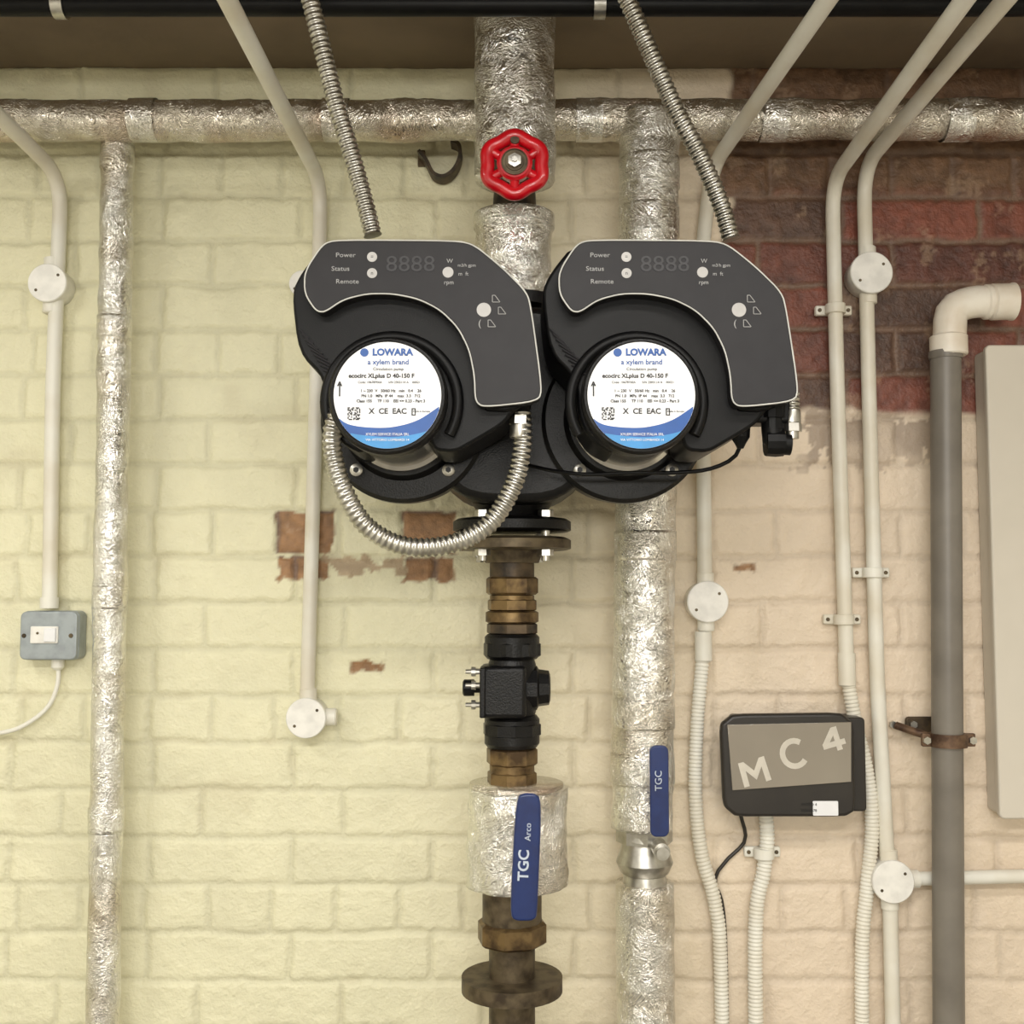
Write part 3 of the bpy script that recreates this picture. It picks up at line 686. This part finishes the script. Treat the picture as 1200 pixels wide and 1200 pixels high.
stroke_letter('letter_4', [[(.35,-.95),(.35,1.0)], [(.25,.85),(-.8,-.35)], [(-.95,-.35),(.95,-.35)]], 976, 867, 14, thk)
prism('rating_sticker', rrect(W(934,0,yp).x, W(962,0,yp).x, W(900,955,yp).z, W(900,938,yp).z, .0015), yp-.0056, yp-.004, M['label'], e, 0)
text('sticker_text', 'TREND 4', 948, 943, yp-.0060, 3.2, M['ink'], e); text('sticker_text_2', '1234 5678', 948, 950, yp-.0060, 3.0, M['ink'], e)
px = 893
xx = W(px-8, 1100, ys).x
tube('conduit_tail', [W(px+4, 950, ys), W(px+6, 985, ys), W(px+2, 1020, ys), W(px-8,1100,ys), (xx, ys, .6), (xx, ys, 0)], cr_*.95, M['white_plastic'], e, mode='cat', corr=.006)
clip(895, 1000, ys, e, 'clip', 42)
tube('dark_cable', [W(868, 955, ys), W(873, 985, -.015), W(850, 1010, -.015), W(838, 1035, -.015), W(850, 1100, -.015), (W(850,1100,-.015).x, -.015, .5), (W(850,1100,-.015).x, -.015, 0)], .003, M['frame'], e, mode='cat', segs=8)

# ------------------------------------------------------------------ cabinet at right
e = empty('wall_cabinet', W(1200, 700, -.1))
x0 = W(1164, 700, -.06).x; z0 = W(1164, 960, -.06).z; z1 = W(1164, 404, -.06).z
prism('cabinet_body', rrect(x0+.004, x0+.42, z0+.003, z1-.003, .008), -.045, -.005, M['cab'], e, .003)
prism('cabinet_door', rrect(x0, x0+.424, z0, z1, .008), -.06, -.047, M['cab'], e, .003)
lathe('door_lock', (x0+.38, -.06, (z0+z1)/2), (0,-1,0), [(0,.012),(.004,.012),(.005,.009)], M['steel'], e)

# overhead services
e = empty('overhead_black_pipe', (0, -.31, 2.30))
tube('pipe', [(-XW, -.31, 2.30), (XW, -.31, 2.30)], .015, M['black'], e)
for i, x in enumerate((-1.2, -.62, .12, .72, 1.3)):
    lathe('hanger_ring_%d' % i, (x-.008, -.31, 2.30), (1,0,0), [(0,.016),(0,.0185),(.016,.0185),(.016,.016)], M['steel'], e, segs=24)
    tube('hanger_rod_%d' % i, [(x, -.31, 2.315), (x, -.31, CEIL)], .004, M['steel'], e, segs=10)

# ------------------------------------------------------------------ lights: ceiling battens
def batten(x, y, sx, sy, watts, col):
    e = empty('ceiling_batten_light', (x, y, CEIL-.03))
    box('batten_body', (x, y, CEIL-.025), (sx+.04, sy+.04, .05), M['cab'], e, .004)
    l = bpy.data.lights.new('batten_lamp', 'AREA'); l.shape = 'RECTANGLE'; l.size = sx; l.size_y = sy; l.energy = watts; l.color = col
    o = bpy.data.objects.new('batten_lamp', l); S.collection.objects.link(o); o.parent = e; o.location = (0, 0, -.03)
batten(-.3, -2.35, 1.3, .18, 42, (1, .975, .925))
batten(.5, -1.35, 1.2, .14, 13, (1, .965, .91))
batten(-1.1, -1.2, .14, 1.0, 9, (1, .98, .91))
# added fill light on the unseen wall behind the viewer, for frontal light
e = empty('added_fill_light', (.1, YF+.03, 1.75))
box('batten_body', (.1, YF+.025, 1.75), (1.5, .05, .24), M['cab'], e, .004)  # made-up housing for the fill lamp
l = bpy.data.lights.new('batten_lamp', 'AREA'); l.shape = 'RECTANGLE'; l.size = 1.45; l.size_y = .2; l.energy = 25; l.color = (1, .975, .925)  # lamp of the added fill, brings evenness and foil highlights
o = bpy.data.objects.new('batten_lamp', l); S.collection.objects.link(o); o.parent = e; o.location = (0, .03, 0); o.rotation_euler = (math.radians(90), 0, 0)
w = bpy.data.worlds.new('world'); S.world = w; w.use_nodes = True
w.node_tree.nodes['Background'].inputs[0].default_value = (.5, .5, .5, 1); w.node_tree.nodes['Background'].inputs[1].default_value = .3
